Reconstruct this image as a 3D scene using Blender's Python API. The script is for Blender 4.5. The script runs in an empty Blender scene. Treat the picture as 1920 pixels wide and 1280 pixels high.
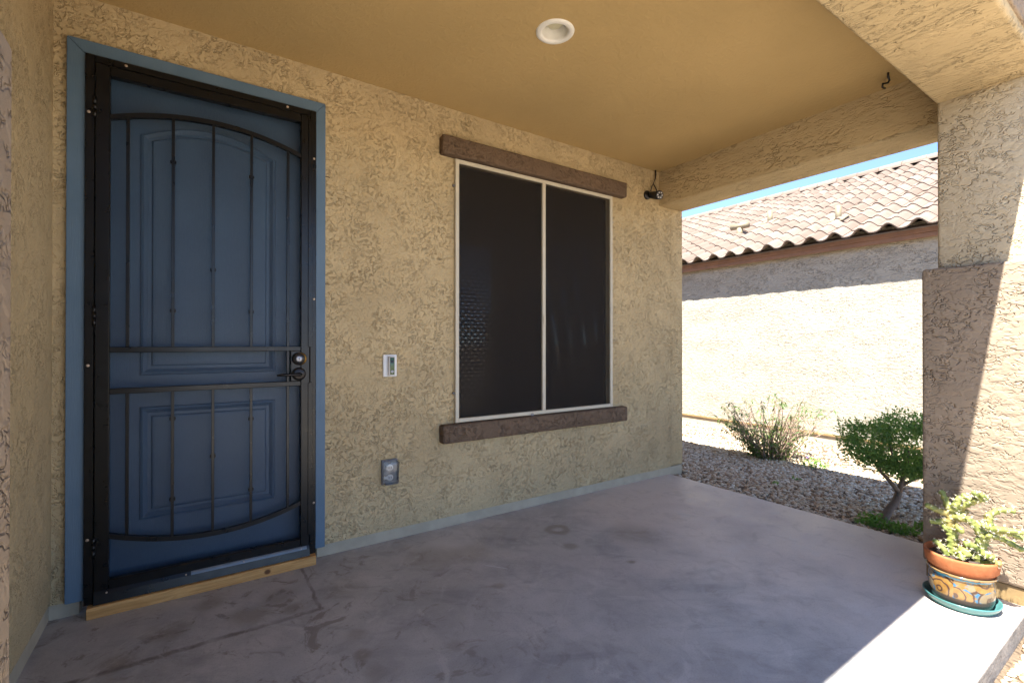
import bpy, bmesh, math, random
import numpy as np
from mathutils import Vector, Matrix
R = math.radians
SC = bpy.context.scene
COL = SC.collection

# ------------------------------------------------------------------ camera, sky, sun, exposure
camd = bpy.data.cameras.new('camera')
camd.sensor_fit = 'HORIZONTAL'; camd.sensor_width = 36.0
camd.lens = 36.0 * 884.9 / 1920.0
camd.clip_start = 0.03; camd.clip_end = 2000
cam = bpy.data.objects.new('camera', camd); COL.objects.link(cam)
cam.location = (0.0, -2.801, 1.1967)
cam.rotation_euler = (R(90 + 0.247), 0, R(56.26 - 90))
SC.camera = cam

SUN_TO = Vector((-1 / 2.2, -1 / 7.1, 1.0)).normalized()      # direction towards the sun
SUN_EL = math.asin(SUN_TO.z); SUN_AZ = math.atan2(SUN_TO.x, SUN_TO.y)
world = bpy.data.worlds.new('World'); SC.world = world; world.use_nodes = True
wt = world.node_tree
for n in list(wt.nodes): wt.nodes.remove(n)
sky = wt.nodes.new('ShaderNodeTexSky'); sky.sky_type = 'NISHITA'; sky.sun_disc = False
sky.sun_elevation = SUN_EL; sky.sun_rotation = SUN_AZ
sky.air_density = 0.42; sky.dust_density = 0.0; sky.ozone_density = 1.0; sky.altitude = 400
bg = wt.nodes.new('ShaderNodeBackground'); bg.inputs['Strength'].default_value = 0.118
wo = wt.nodes.new('ShaderNodeOutputWorld')
wt.links.new(sky.outputs[0], bg.inputs[0]); wt.links.new(bg.outputs[0], wo.inputs[0])

sund = bpy.data.lights.new('sun', 'SUN'); sund.energy = 4.3; sund.angle = R(0.53); sund.color = (1.0, 0.97, 0.915)
sun = bpy.data.objects.new('sun', sund); COL.objects.link(sun)
sun.rotation_euler = SUN_TO.to_track_quat('Z', 'Y').to_euler()
sun.location = (-6, -3, 14)

SC.view_settings.view_transform = 'Standard'; SC.view_settings.look = 'None'
SC.view_settings.gamma = 1.0; SC.view_settings.use_curve_mapping = False
SC.view_settings.exposure = 2.5
SC.render.engine = 'CYCLES'
cy = SC.cycles
cy.max_bounces = 12; cy.diffuse_bounces = 8; cy.glossy_bounces = 4; cy.transparent_max_bounces = 16; cy.transmission_bounces = 6
cy.use_denoising = True; cy.sample_clamp_indirect = 8.0

rng = np.random.default_rng(11)
random.seed(5)

# ------------------------------------------------------------------ node helpers
class NT:
    def __init__(self, name):
        self.m = bpy.data.materials.new(name); self.m.use_nodes = True
        self.t = self.m.node_tree
        self.p = self.t.nodes['Principled BSDF']; self.out = self.t.nodes['Material Output']
    def n(self, typ, **kw):
        nd = self.t.nodes.new(typ)
        for k, v in kw.items(): setattr(nd, k, v)
        return nd
    def put(self, sock, v):
        if isinstance(v, bpy.types.NodeSocket): self.t.links.new(v, sock)
        elif v is not None:
            if hasattr(sock.default_value, '__len__') and not hasattr(v, '__len__'): sock.default_value = (v,) * len(sock.default_value)
            elif hasattr(sock.default_value, '__len__') and len(sock.default_value) == 4 and len(v) == 3: sock.default_value = (*v, 1)
            else: sock.default_value = v
    def math(self, op, a, b=None, c=None, clamp=False):
        nd = self.n('ShaderNodeMath', operation=op); nd.use_clamp = clamp
        self.put(nd.inputs[0], a); self.put(nd.inputs[1], b)
        if c is not None: self.put(nd.inputs[2], c)
        return nd.outputs[0]
    def vmath(self, op, a, b=None):
        nd = self.n('ShaderNodeVectorMath', operation=op)
        self.put(nd.inputs[0], a); self.put(nd.inputs[1], b)
        return nd.outputs['Value'] if op in ('LENGTH', 'DISTANCE', 'DOT_PRODUCT') else nd.outputs[0]
    def pos(self):
        return self.n('ShaderNodeNewGeometry').outputs['Position']
    def obj(self):
        return self.n('ShaderNodeTexCoord').outputs['Object']
    def scale(self, v, s):
        return self.vmath('MULTIPLY', v, s)
    def sep(self, v):
        nd = self.n('ShaderNodeSeparateXYZ'); self.put(nd.inputs[0], v); return nd.outputs
    def noise(self, v, scale, detail=3, rough=.5, dist=0.0, out=0):
        nd = self.n('ShaderNodeTexNoise'); self.put(nd.inputs['Vector'], v)
        nd.inputs['Scale'].default_value = scale; nd.inputs['Detail'].default_value = detail
        nd.inputs['Roughness'].default_value = rough; nd.inputs['Distortion'].default_value = dist
        return nd.outputs[out]
    def voro(self, v, scale, feature='F1', out='Distance', rnd=1.0):
        nd = self.n('ShaderNodeTexVoronoi', feature=feature); self.put(nd.inputs['Vector'], v)
        nd.inputs['Scale'].default_value = scale; nd.inputs['Randomness'].default_value = rnd
        return nd.outputs[out]
    def mr(self, v, a, b, c=0.0, d=1.0, typ='SMOOTHSTEP'):
        nd = self.n('ShaderNodeMapRange', interpolation_type=typ); self.put(nd.inputs[0], v)
        for i, x in zip((1, 2, 3, 4), (a, b, c, d)): self.put(nd.inputs[i], x)
        return nd.outputs[0]
    def mix(self, f, a, b, mode='MIX'):
        nd = self.n('ShaderNodeMix', data_type='RGBA', blend_type=mode)
        self.put(nd.inputs[0], f); self.put(nd.inputs[6], a); self.put(nd.inputs[7], b)
        return nd.outputs[2]
    def ramp(self, v, stops):
        nd = self.n('ShaderNodeValToRGB'); self.put(nd.inputs[0], v)
        el = nd.color_ramp.elements
        while len(el) < len(stops): el.new(0.5)
        for e, (p, c) in zip(el, stops): e.position = p; e.color = (*c, 1)
        return nd.outputs[0]
    def bump(self, h, dist=.004, strength=1.0, prev=None):
        nd = self.n('ShaderNodeBump'); self.put(nd.inputs['Height'], h)
        nd.inputs['Distance'].default_value = dist; nd.inputs['Strength'].default_value = strength
        if prev is not None: self.put(nd.inputs['Normal'], prev)
        return nd.outputs[0]
    def set(self, color=None, rough=None, normal=None, metal=None, spec=None, **kw):
        self.put(self.p.inputs['Base Color'], color)
        if rough is not None: self.put(self.p.inputs['Roughness'], rough)
        if normal is not None: self.put(self.p.inputs['Normal'], normal)
        if metal is not None: self.put(self.p.inputs['Metallic'], metal)
        if spec is not None: self.put(self.p.inputs['Specular IOR Level'], spec)
        return self.m

def plain(name, color, rough=.6, metal=0.0, spec=.5, var=.12, bump=0.0, bscale=200):
    t = NT(name); v = t.obj()
    f = t.noise(v, 9, 4, .6)
    c = t.mix(t.mr(f, .3, .7), tuple(x * (1 - var) for x in color), tuple(min(1, x * (1 + var)) for x in color))
    nrm = t.bump(t.noise(v, bscale, 3), bump) if bump else None
    return t.set(c, rough, nrm, metal, spec)

def stucco(name, color, stretch=(1, 1, 1), depth=.009, feat=50, var=.10):
    """skip-trowel stucco: flat plates with steep worm-shaped edges"""
    t = NT(name); v = t.scale(t.pos(), stretch)
    wob = t.n('ShaderNodeTexNoise'); t.put(wob.inputs['Vector'], v); wob.inputs['Scale'].default_value = feat * .6; wob.inputs['Detail'].default_value = 1
    vv = t.vmath('ADD', v, t.scale(t.vmath('SUBTRACT', wob.outputs['Color'], (.5, .5, .5)), (.03, .03, .03)))
    big = t.noise(v, 4.5, 2, .5)
    dens = t.math('MULTIPLY', t.mr(big, .36, .54, .3, 1), t.mr(t.noise(t.vmath('ADD', v, (5, 5, 5)), 11, 2), .36, .56, .35, 1))
    tot = None
    for k, (fs, w, off_, amp) in enumerate(((1.0, .085, (7.3, 1.1, 4.7), .75), (1.45, .085, (1.9, 6.2, 9.4), .6))):
        b = t.noise(t.vmath('ADD', vv, off_), feat * fs, 1.0, .5, .5)
        line = t.math('SUBTRACT', 1.0, t.mr(t.math('ABSOLUTE', t.math('SUBTRACT', b, .5)), .004, w))
        brk = t.mr(t.noise(t.vmath('ADD', v, tuple(x * 1.7 for x in off_)), feat * .8 * fs, 1.0, .5), .50, .58)
        line = t.math('MULTIPLY', line, t.math('MULTIPLY', brk, amp))
        tot = line if tot is None else t.math('MAXIMUM', tot, line)
    tot = t.math('MULTIPLY', tot, dens)
    lump = t.mr(t.noise(vv, feat * .7, 2, .5), .42, .60)
    fine = t.noise(v, 230, 3, .6)
    h = t.math('ADD', t.math('SUBTRACT', t.math('MULTIPLY', lump, .22), tot), t.math('MULTIPLY', fine, .10))
    h = t.math('ADD', h, t.math('MULTIPLY', t.noise(v, 12, 2), .22))
    c0 = tuple(x * (1 - var) for x in color); c1 = tuple(min(1, x * (1 + var)) for x in color)
    c = t.mix(t.mr(t.noise(v, 2.2, 5, .6), .3, .7), c0, c1)
    c = t.mix(t.math('MULTIPLY', t.mr(t.noise(t.vmath('ADD', v, (3, 9, 1)), 60, 3, .6), .55, .75), .18), c, tuple(x * .7 for x in color))
    return t.set(c, .93, t.bump(h, depth), spec=.25)

# ------------------------------------------------------------------ mesh helpers
def link(name, me, mat=None, parent=None, smooth=False):
    if mat is not None:
        if isinstance(mat, (list, tuple)):
            for m in mat: me.materials.append(m)
        elif not me.materials: me.materials.append(mat)
    if smooth: me.polygons.foreach_set('use_smooth', [True] * len(me.polygons))
    o = bpy.data.objects.new(name, me); COL.objects.link(o)
    if parent is not None: o.parent = parent
    return o
def thing(name, label, cat, loc=(0, 0, 0), group=None):
    o = bpy.data.objects.new(name, None); COL.objects.link(o); o.location = loc; o.empty_display_size = .1
    o['label'] = label; o['category'] = cat
    if group: o['group'] = group
    bpy.context.view_layer.update()
    return o
def tag(o, label, cat, group=None):
    o['label'] = label; o['category'] = cat
    if group: o['group'] = group
    return o
def off(parent, o):
    """child meshes are written in world coordinates: undo the parent's location"""
    if parent is not None:
        w = Vector((0, 0, 0)); q = parent
        while q is not None: w += q.location; q = q.parent
        o.location = -w
    return o
class B:
    def __init__(self): self.bm = bmesh.new()
    def box(self, x0, x1, y0, y1, z0, z1, bev=0.0, seg=2):
        vs = [self.bm.verts.new((x, y, z)) for z in (z0, z1) for y in (y0, y1) for x in (x0, x1)]
        fs = [self.bm.faces.new([vs[i] for i in f]) for f in ((0, 2, 3, 1), (4, 5, 7, 6), (0, 1, 5, 4), (2, 6, 7, 3), (0, 4, 6, 2), (1, 3, 7, 5))]
        if bev > 0:
            es = list({e for f in fs for e in f.edges})
            bmesh.ops.bevel(self.bm, geom=es, offset=bev, segments=seg, affect='EDGES', profile=.5)
        return self
    def hexa(self, pts):
        vs = [self.bm.verts.new(p) for p in pts]
        for f in ((0, 2, 3, 1), (4, 5, 7, 6), (0, 1, 5, 4), (2, 6, 7, 3), (0, 4, 6, 2), (1, 3, 7, 5)): self.bm.faces.new([vs[i] for i in f])
        return self
    def tube(self, pts, rad, seg=8, cap=True):
        pts = [Vector(p) for p in pts]; n = len(pts)
        rad = [rad] * n if not hasattr(rad, '__len__') else rad
        rings = []; prev = None
        for i in range(n):
            d = (pts[min(i + 1, n - 1)] - pts[max(i - 1, 0)]).normalized()
            if prev is None:
                a = d.cross(Vector((0, 0, 1)))
                if a.length < .1: a = d.cross(Vector((1, 0, 0)))
                a.normalize()
            else:
                a = (prev - d * prev.dot(d)).normalized()
            prev = a; b = d.cross(a)
            rings.append([self.bm.verts.new(pts[i] + (a * math.cos(2 * math.pi * k / seg) + b * math.sin(2 * math.pi * k / seg)) * rad[i]) for k in range(seg)])
        for i in range(n - 1):
            for k in range(seg):
                self.bm.faces.new([rings[i][k], rings[i][(k + 1) % seg], rings[i + 1][(k + 1) % seg], rings[i + 1][k]])
        if cap:
            self.bm.faces.new(rings[0][::-1]); self.bm.faces.new(rings[-1])
        return self
    def bar(self, p, q, w):
        """square bar between two points in the XZ plane (w wide, w deep)"""
        p, q = Vector(p), Vector(q); d = (q - p).normalized(); s = Vector((0, 1, 0)).cross(d).normalized() * w / 2; u = Vector((0, w / 2, 0))
        return self.hexa([p - s - u, p + s - u, p - s + u, p + s + u, q - s - u, q + s - u, q - s + u, q + s + u])
    def lathe(self, prof, c, seg=40, axis='z', close=False):
        c = Vector(c); rings = []
        for r, h in prof:
            ring = []
            for k in range(seg):
                a = 2 * math.pi * k / seg
                if axis == 'z': ring.append(self.bm.verts.new(c + Vector((r * math.cos(a), r * math.sin(a), h))))
                else: ring.append(self.bm.verts.new(c + Vector((r * math.cos(a), h, r * math.sin(a)))))
            rings.append(ring)
        for i in range(len(rings) - 1):
            for k in range(seg):
                self.bm.faces.new([rings[i][k], rings[i][(k + 1) % seg], rings[i + 1][(k + 1) % seg], rings[i + 1][k]])
        if close:
            self.bm.faces.new(rings[0][::-1]); self.bm.faces.new(rings[-1])
        return self
    def poly(self, pts):
        self.bm.faces.new([self.bm.verts.new(p) for p in pts]); return self
    def mesh(self, name='mesh', fix=True):
        if fix: bmesh.ops.recalc_face_normals(self.bm, faces=self.bm.faces)
        me = bpy.data.meshes.new(name); self.bm.to_mesh(me); self.bm.free(); return me
    def obj(self, name, mat, parent=None, smooth=False, fix=True):
        o = link(name, self.mesh(name, fix), mat, parent, smooth)
        return off(parent, o)
def np_mesh(name, V, F, mat, parent=None, smooth=False):
    V = np.asarray(V, dtype=np.float32); F = np.asarray(F, dtype=np.int32); k = F.shape[1]
    me = bpy.data.meshes.new(name)
    me.vertices.add(len(V)); me.vertices.foreach_set('co', V.ravel())
    me.loops.add(F.size); me.loops.foreach_set('vertex_index', F.ravel())
    me.polygons.add(len(F)); me.polygons.foreach_set('loop_start', np.arange(0, F.size, k, dtype=np.int32))
    me.polygons.foreach_set('loop_total', np.full(len(F), k, dtype=np.int32))
    me.update(calc_edges=True); me.validate()
    return off(parent, link(name, me, mat, parent, smooth))

# ------------------------------------------------------------------ materials
TAN = (.475, .368, .208)
BRN = (.285, .22, .155)
M = {}
M['wall'] = stucco('stucco_tan', TAN)
M['wall_side'] = stucco('stucco_tan_side', TAN, depth=.008, feat=56)
M['beam'] = stucco('stucco_tan_beam', TAN, (1.1, .38, 1.0), .010, 40)
M['column'] = stucco('stucco_tan_column', (.45, .372, .25), (1, .65, 1), .0105, 38)
M['brown'] = stucco('stucco_brown', BRN, (1, .65, 1), .0105, 36)
M['trim_brown'] = stucco('stucco_dark_brown', (.145, .098, .064), (1, 1, 1), .012, 42)
M['ceiling'] = (lambda t: t.set(t.mix(t.mr(t.noise(t.pos(), 1.5, 3), .3, .7), (.44, .312, .138), (.48, .34, .152)), .85, t.bump(t.math('ADD', t.mr(t.noise(t.pos(), 38, 3, .6), .45, .62), t.noise(t.pos(), 160, 2)), .0009), spec=.3))(NT('ceiling_paint'))
M['strip'] = plain('painted_stem_wall', (.40, .345, .25), .8, var=.08, bump=.001, bscale=120)
M['skirt'] = plain('painted_brown_skirt', (.22, .145, .06), .75, var=.12, bump=.001, bscale=90)

def floor_mat():
    t = NT('sealed_concrete'); P = t.pos(); s = t.sep(P)
    flat = t.vmath('MULTIPLY', P, (1, 1, 0))
    a = t.noise(flat, 1.1, 5, .6, .4); b = t.noise(t.vmath('ADD', flat, (5, 2, 0)), 3.2, 6, .65, .5)
    st = t.noise(t.vmath('MULTIPLY', flat, (1.2, 4.0, 0)), 1.6, 4, .6, .6)
    c = t.mix(t.mr(a, .3, .7), (.32, .308, .292), (.49, .455, .42))
    c = t.mix(t.math('MULTIPLY', t.mr(b, .45, .72), .55), c, (.245, .232, .222))
    c = t.mix(t.math('MULTIPLY', t.mr(st, .5, .75), .5), c, (.49, .46, .435))
    # pinkish cream towards nothing in particular: broad worn areas
    c = t.mix(t.math('MULTIPLY', t.mr(t.noise(t.vmath('ADD', flat, (1, 8, 0)), .9, 2), .5, .7), .4), c, (.50, .43, .385))
    for ang_, sc1, k_, col_ in ((.6, 2.2, .45, (.21, .20, .198)), (2.3, 3.1, .35, (.50, .475, .455)), (1.5, 5.0, .3, (.30, .275, .265))):
        rot = t.n('ShaderNodeVectorRotate', rotation_type='Z_AXIS'); t.put(rot.inputs['Vector'], flat); rot.inputs['Angle'].default_value = ang_
        sm = t.noise(t.vmath('MULTIPLY', rot.outputs[0], (1, 3.6, 0)), sc1, 5, .62, .7)
        c = t.mix(t.math('MULTIPLY', t.mr(sm, .5, .72), k_), c, col_)
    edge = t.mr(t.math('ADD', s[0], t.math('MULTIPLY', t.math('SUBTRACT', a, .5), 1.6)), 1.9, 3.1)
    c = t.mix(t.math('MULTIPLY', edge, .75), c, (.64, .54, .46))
    wob = t.vmath('ADD', flat, t.scale(t.vmath('SUBTRACT', t.n_col(flat, 7), (.5, .5, .5)), (.06, .06, 0)))
    ws = t.sep(wob)
    def spot(x, y, r0, r1, soft):
        d = t.vmath('DISTANCE', wob, (x, y, 0))
        return t.math('MULTIPLY', t.mr(d, r1, r1 + soft, 1, 0), t.mr(d, r0 - soft, r0, 0, 1) if r0 > 0 else 1.0)
    brown = (.20, .16, .11)
    for (x, y, r0, r1, soft, k) in ((1.935, -.43, .05, .065, .035, .6), (1.84, -.664, 0, .02, .05, .55), (.86, -1.112, 0, .018, .035, .35), (.533, -.971, 0, .014, .035, .55), (.553, -.82, 0, .010, .05, .4), (.54, -1.09, 0, .012, .05, .35), (1.30, -.42, 0, .05, .12, .35), (1.99, -1.0, 0, .004, .03, .8), (.2, -.42, 0, .03, .10, .55), (-.1, -.36, 0, .03, .08, .55), (.33, -.32, 0, .03, .08, .5), (.05, -.22, 0, .02, .06, .5), (-.25, -.5, 0, .02, .06, .5), (.36, -.47, 0, .015, .05, .6), (1.1, -.35, 0, .05, .15, .35), (.62, -.4, 0, .03, .12, .35), (2.3, -.75, 0, .06, .2, .3), (1.24, -.82, 0, .012, .035, .5)):
        c = t.mix(t.math('MULTIPLY', spot(x, y, r0, r1, soft), k), c, brown)
    # outline left by an old door mat
    wob2 = t.vmath('ADD', flat, t.scale(t.vmath('SUBTRACT', t.n_col(flat, 14), (.5, .5, .5)), (.03, .03, 0))); w2 = t.sep(wob2)
    inx = t.math('MULTIPLY', t.mr(w2[0], -.45, -.44), t.mr(w2[0], .475, .485, 1, 0)); iny = t.math('MULTIPLY', t.mr(w2[1], -.56, -.55), t.mr(w2[1], -.09, -.08, 1, 0))
    l1 = t.math('MULTIPLY', t.mr(t.math('ABSOLUTE', t.math('SUBTRACT', w2[1], -.543)), .004, .02, 1, 0), inx)
    l2 = t.math('MULTIPLY', t.mr(t.math('ABSOLUTE', t.math('SUBTRACT', w2[0], .468)), .003, .012, 1, 0), iny)
    ln = t.math('MAXIMUM', l1, l2)
    ln = t.math('MULTIPLY', ln, t.mr(t.noise(flat, 9, 3), .3, .55, .35, 1))
    c = t.mix(t.math('MULTIPLY', ln, .75), c, (.11, .082, .062))
    inside = t.math('MULTIPLY', inx, iny)
    c = t.mix(t.math('MULTIPLY', inside, t.math('MULTIPLY', t.mr(t.noise(flat, 11, 5, .65, .8), .45, .7), .5)), c, (.36, .335, .325))
    blot = t.math('MULTIPLY', t.mr(t.noise(t.vmath('ADD', flat, (9, 3, 0)), 6.5, 6, .7, 1.2), .54, .64), t.mr(s[0], .4, 1.6, .75, .18))
    c = t.mix(blot, c, (.20, .165, .135))
    pale = t.mr(t.noise(t.vmath('ADD', flat, (2, 7, 0)), 4.2, 6, .7, 1.0), .56, .66)
    c = t.mix(t.math('MULTIPLY', pale, .45), c, (.53, .495, .46))
    # pale paint specks and scuffs
    sp = t.math('MULTIPLY', t.mr(t.voro(flat, 9), .012, .03, 1, 0), t.mr(t.noise(flat, 1.3, 1), .5, .6))
    c = t.mix(t.math('MULTIPLY', sp, .6), c, (.55, .55, .56))
    sc_ = t.math('MULTIPLY', t.mr(t.math('ABSOLUTE', t.math('ADD', t.math('MULTIPLY', t.math('SUBTRACT', s[0], 1.338), .78), t.math('MULTIPLY', t.math('ADD', s[1], .643), .62))), .002, .005, 1, 0), t.mr(t.vmath('DISTANCE', flat, (1.338, -.643, 0)), .05, .07, 1, 0))
    c = t.mix(t.math('MULTIPLY', sc_, .7), c, (.58, .58, .6))
    fine = t.noise(flat, 140, 4, .65)
    c = t.mix(t.math('MULTIPLY', t.mr(fine, .45, .75), .3), c, (.17, .16, .16))
    pore = t.math('MULTIPLY', t.mr(t.voro(flat, 75), .05, .14, 1, 0), t.mr(t.noise(flat, 5, 2), .45, .6))
    c = t.mix(t.math('MULTIPLY', pore, .5), c, (.12, .11, .105))
    rg = t.mr(b, .35, .7, .42, .62)
    nrm = t.bump(t.math('ADD', t.math('MULTIPLY', fine, .3), t.noise(flat, 12, 3)), .0012)
    return t.set(c, rg, nrm, spec=.45)
def n_col(self, v, scale):
    nd = self.n('ShaderNodeTexNoise'); self.put(nd.inputs['Vector'], v); nd.inputs['Scale'].default_value = scale; nd.inputs['Detail'].default_value = 3
    return nd.outputs['Color']
NT.n_col = n_col
M['floor'] = floor_mat()
M['slab_side'] = plain('raw_concrete_edge', (.17, .15, .13), .95, var=.3, bump=.004, bscale=60)
M['walk'] = plain('plain_concrete', (.50, .44, .36), .85, var=.15, bump=.001)

def ground_mat():
    t = NT('gravel_ground'); P = t.vmath('MULTIPLY', t.pos(), (1, 1, 0))
    col = t.voro(P, 42, out='Color'); g = t.sep(col)[0]
    c = t.ramp(g, [(0, (.26, .19, .13)), (.35, (.43, .345, .25)), (.7, (.54, .45, .345)), (1, (.60, .52, .43))])
    c = t.mix(t.mr(t.voro(P, 42, 'DISTANCE_TO_EDGE'), 0, .12, .8, 0), c, (.1, .075, .055))
    c = t.mix(t.math('MULTIPLY', t.mr(t.noise(P, .8, 4), .4, .7), .35), c, (.50, .395, .27))
    q = t.sep(t.pos())
    bed = t.math('MULTIPLY', t.math('MULTIPLY', t.mr(q[0], 1.36, 1.4), t.mr(q[0], 7.5, 7.6, 1, 0)), t.math('MULTIPLY', t.mr(q[1], -3.9, -3.6), t.mr(q[1], 4.4, 4.9, 1, 0)))
    c = t.mix(t.math('MULTIPLY', bed, .95), c, (.13, .092, .06))      # bare soil under the loose stones
    return t.set(c, .95, t.bump(t.mr(t.voro(P, 42), 0, .8, 1, 0), .012), spec=.2)
M['ground'] = ground_mat()
def stone_mat():
    t = NT('gravel_stones'); g = t.n('ShaderNodeNewGeometry').outputs['Random Per Island']
    c = t.ramp(g, [(0, (.21, .145, .09)), (.18, (.44, .295, .17)), (.4, (.58, .44, .285)), (.62, (.56, .465, .345)), (.82, (.66, .56, .41)), (1, (.75, .67, .53))])
    c = t.mix(t.math('MULTIPLY', t.mr(t.noise(t.pos(), 160, 3), .4, .7), .35), c, (.2, .16, .13))
    return t.set(c, .9, spec=.25)
M['stone'] = stone_mat()
M['blue_door'] = (lambda t: t.set(t.mix(t.mr(t.noise(t.pos(), 3, 4), .3, .7), (.045, .096, .170), (.058, .118, .198)), .42, t.bump(t.noise(t.vmath('MULTIPLY', t.pos(), (60, 60, 4)), 3, 4, .6), .0006), spec=.5))(NT('blue_door_paint'))
M['blue_trim'] = (lambda t: t.set(t.mix(t.mr(t.noise(t.pos(), 4, 4), .3, .7), (.078, .135, .195), (.095, .155, .22)), .55, t.bump(t.noise(t.vmath('MULTIPLY', t.pos(), (70, 70, 5)), 3, 4, .6), .0012), spec=.45))(NT('blue_trim_paint'))
M['black'] = (lambda t: t.set(t.mix(t.mr(t.noise(t.pos(), 30, 4), .4, .7), (.0022, .0021, .0022), (.0035, .0034, .0034)), t.mr(t.noise(t.pos(), 20, 3), .3, .7, .27, .34), t.bump(t.noise(t.pos(), 300, 2), .0002), spec=.34))(NT('black_powder_coat'))
M['dark_gloss'] = plain('black_plastic', (.012, .012, .013), .3, var=.2)
M['bronze'] = plain('dark_bronze', (.018, .015, .014), .34, .6, var=.15)
M['steel'] = plain('brushed_steel', (.28, .28, .29), .45, 1.0, var=.1)
M['screw'] = plain('worn_screw', (.42, .33, .25), .5, .5, var=.3)
M['seal'] = plain('grey_door_sweep', (.13, .15, .17), .4, .2, var=.15)
M['brass'] = plain('brass', (.35, .2, .05), .45, 1.0)
def wood_mat():
    t = NT('pine_board'); P = t.pos()
    ringc = t.vmath('MULTIPLY', P, (1.2, 14, 26)); kx = t.vmath('DISTANCE', t.vmath('MULTIPLY', P, (1, 0, 1.2)), (.305, 0, .03))
    w = t.noise(t.vmath('ADD', ringc, t.scale(t.n_col(P, 6), (.5, .5, .5))), 3, 5, .6, .8)
    c = t.ramp(w, [(0, (.24, .10, .03)), (.42, (.47, .245, .08)), (.62, (.60, .34, .125)), (1, (.36, .165, .05))])
    c = t.mix(t.mr(kx, .009, .02, .95, 0), c, (.105, .042, .016))
    return t.set(c, .7, t.bump(w, .0015), spec=.3)
M['wood'] = wood_mat()
M['screen_frame'] = plain('cream_aluminium', (.52, .47, .36), .45, .0, var=.05)
def trans_mix(t, op):
    tr = t.n('ShaderNodeBsdfTransparent'); mx = t.n('ShaderNodeMixShader'); t.put(mx.inputs[0], op)
    t.t.links.new(t.p.outputs[0], mx.inputs[1]); t.t.links.new(tr.outputs[0], mx.inputs[2]); t.t.links.new(mx.outputs[0], t.out.inputs[0])
    return t.m
def mesh_screen():
    t = NT('solar_screen_mesh'); P = t.pos()
    weave = t.noise(t.vmath('MULTIPLY', P, (300, 1, 12)), 1, 2)
    t.set(t.mix(t.mr(weave, .3, .7), (.027, .0225, .019), (.035, .029, .025)), .75, spec=.2)
    return trans_mix(t, .5)
def moire_mask_mat():
    """added mask layer: moire dots and streaks of the reflection painted into its opacity"""
    t = NT('moire_reflection_mask'); P = t.pos(); s = t.sep(P)
    lat = t.math('ADD', t.math('MULTIPLY', s[0], 1 / .048), .15); row = t.math('MULTIPLY', s[2], 1 / .026)
    fx = t.math('SUBTRACT', t.math('FRACT', t.math('ADD', lat, t.math('MULTIPLY', t.math('FLOOR', row), .5))), .5)
    fz = t.math('SUBTRACT', t.math('FRACT', row), .5)
    d = t.math('SQRT', t.math('ADD', t.math('MULTIPLY', fx, fx), t.math('MULTIPLY', fz, fz)))
    dots = t.mr(d, .2, .4, 1, 0)
    right = t.mr(s[0], 2.12, 2.16)
    wav = t.mr(t.math('SINE', t.math('ADD', t.math('MULTIPLY', s[0], 42), t.math('MULTIPLY', s[2], 9))), .2, .95)
    op = t.math('ADD', t.math('MULTIPLY', t.math('SUBTRACT', 1.0, right), dots), t.math('MULTIPLY', right, t.math('MULTIPLY', wav, t.mr(t.noise(t.vmath('MULTIPLY', P, (5, 0, 3)), 1, 2), .35, .65, .05, .42))))
    t.set((.0015, .0015, .0015), .9, spec=0)
    return trans_mix(t, t.math('ADD', .06, t.math('MULTIPLY', op, .7)))
M['moire_mask'] = moire_mask_mat()
M['solar'] = mesh_screen()
def door_mesh():
    t = NT('perforated_door_screen'); t.set((.01, .01, .012), .5, spec=.4)
    tr = t.n('ShaderNodeBsdfTransparent'); mx = t.n('ShaderNodeMixShader'); t.put(mx.inputs[0], t.mr(t.noise(t.vmath('MULTIPLY', t.pos(), (400, 1, 30)), 1, 2), .3, .7, .66, .74))
    t.t.links.new(t.p.outputs[0], mx.inputs[1]); t.t.links.new(tr.outputs[0], mx.inputs[2]); t.t.links.new(mx.outputs[0], t.out.inputs[0])
    return t.m
M['door_screen'] = door_mesh()
M['glass_dark'] = (lambda t: t.set((.0015, .0015, .0015), .015, spec=1.0))(NT('dark_window_glass'))
M['glass_dark'].node_tree.nodes['Principled BSDF'].inputs['IOR'].default_value = 1.95
M['white'] = plain('white_plastic', (.72, .73, .72), .4, var=.03)
M['light_white'] = plain('light_trim_enamel', (.78, .76, .70), .45, var=.03)
M['bulb'] = plain('frosted_bulb', (.62, .58, .40), .45, var=.05)
M['grey_plastic'] = plain('grey_plastic', (.16, .16, .165), .45, var=.08)
M['clear'] = (lambda t: (t.set((.85, .87, .88), .06, spec=.5), t.put(t.p.inputs['Transmission Weight'], 1.0), t.m)[-1])(NT('clear_cover'))
M['terracotta'] = (lambda t: t.set(t.mix(t.mr(t.noise(t.obj(), 14, 5, .65), .35, .7), (.33, .105, .038), (.41, .15, .06)), .8, t.bump(t.noise(t.obj(), 60, 3), .0012), spec=.25))(NT('terracotta'))
M['teal'] = plain('teal_glaze', (.055, .16, .155), .28, var=.2)
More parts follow.
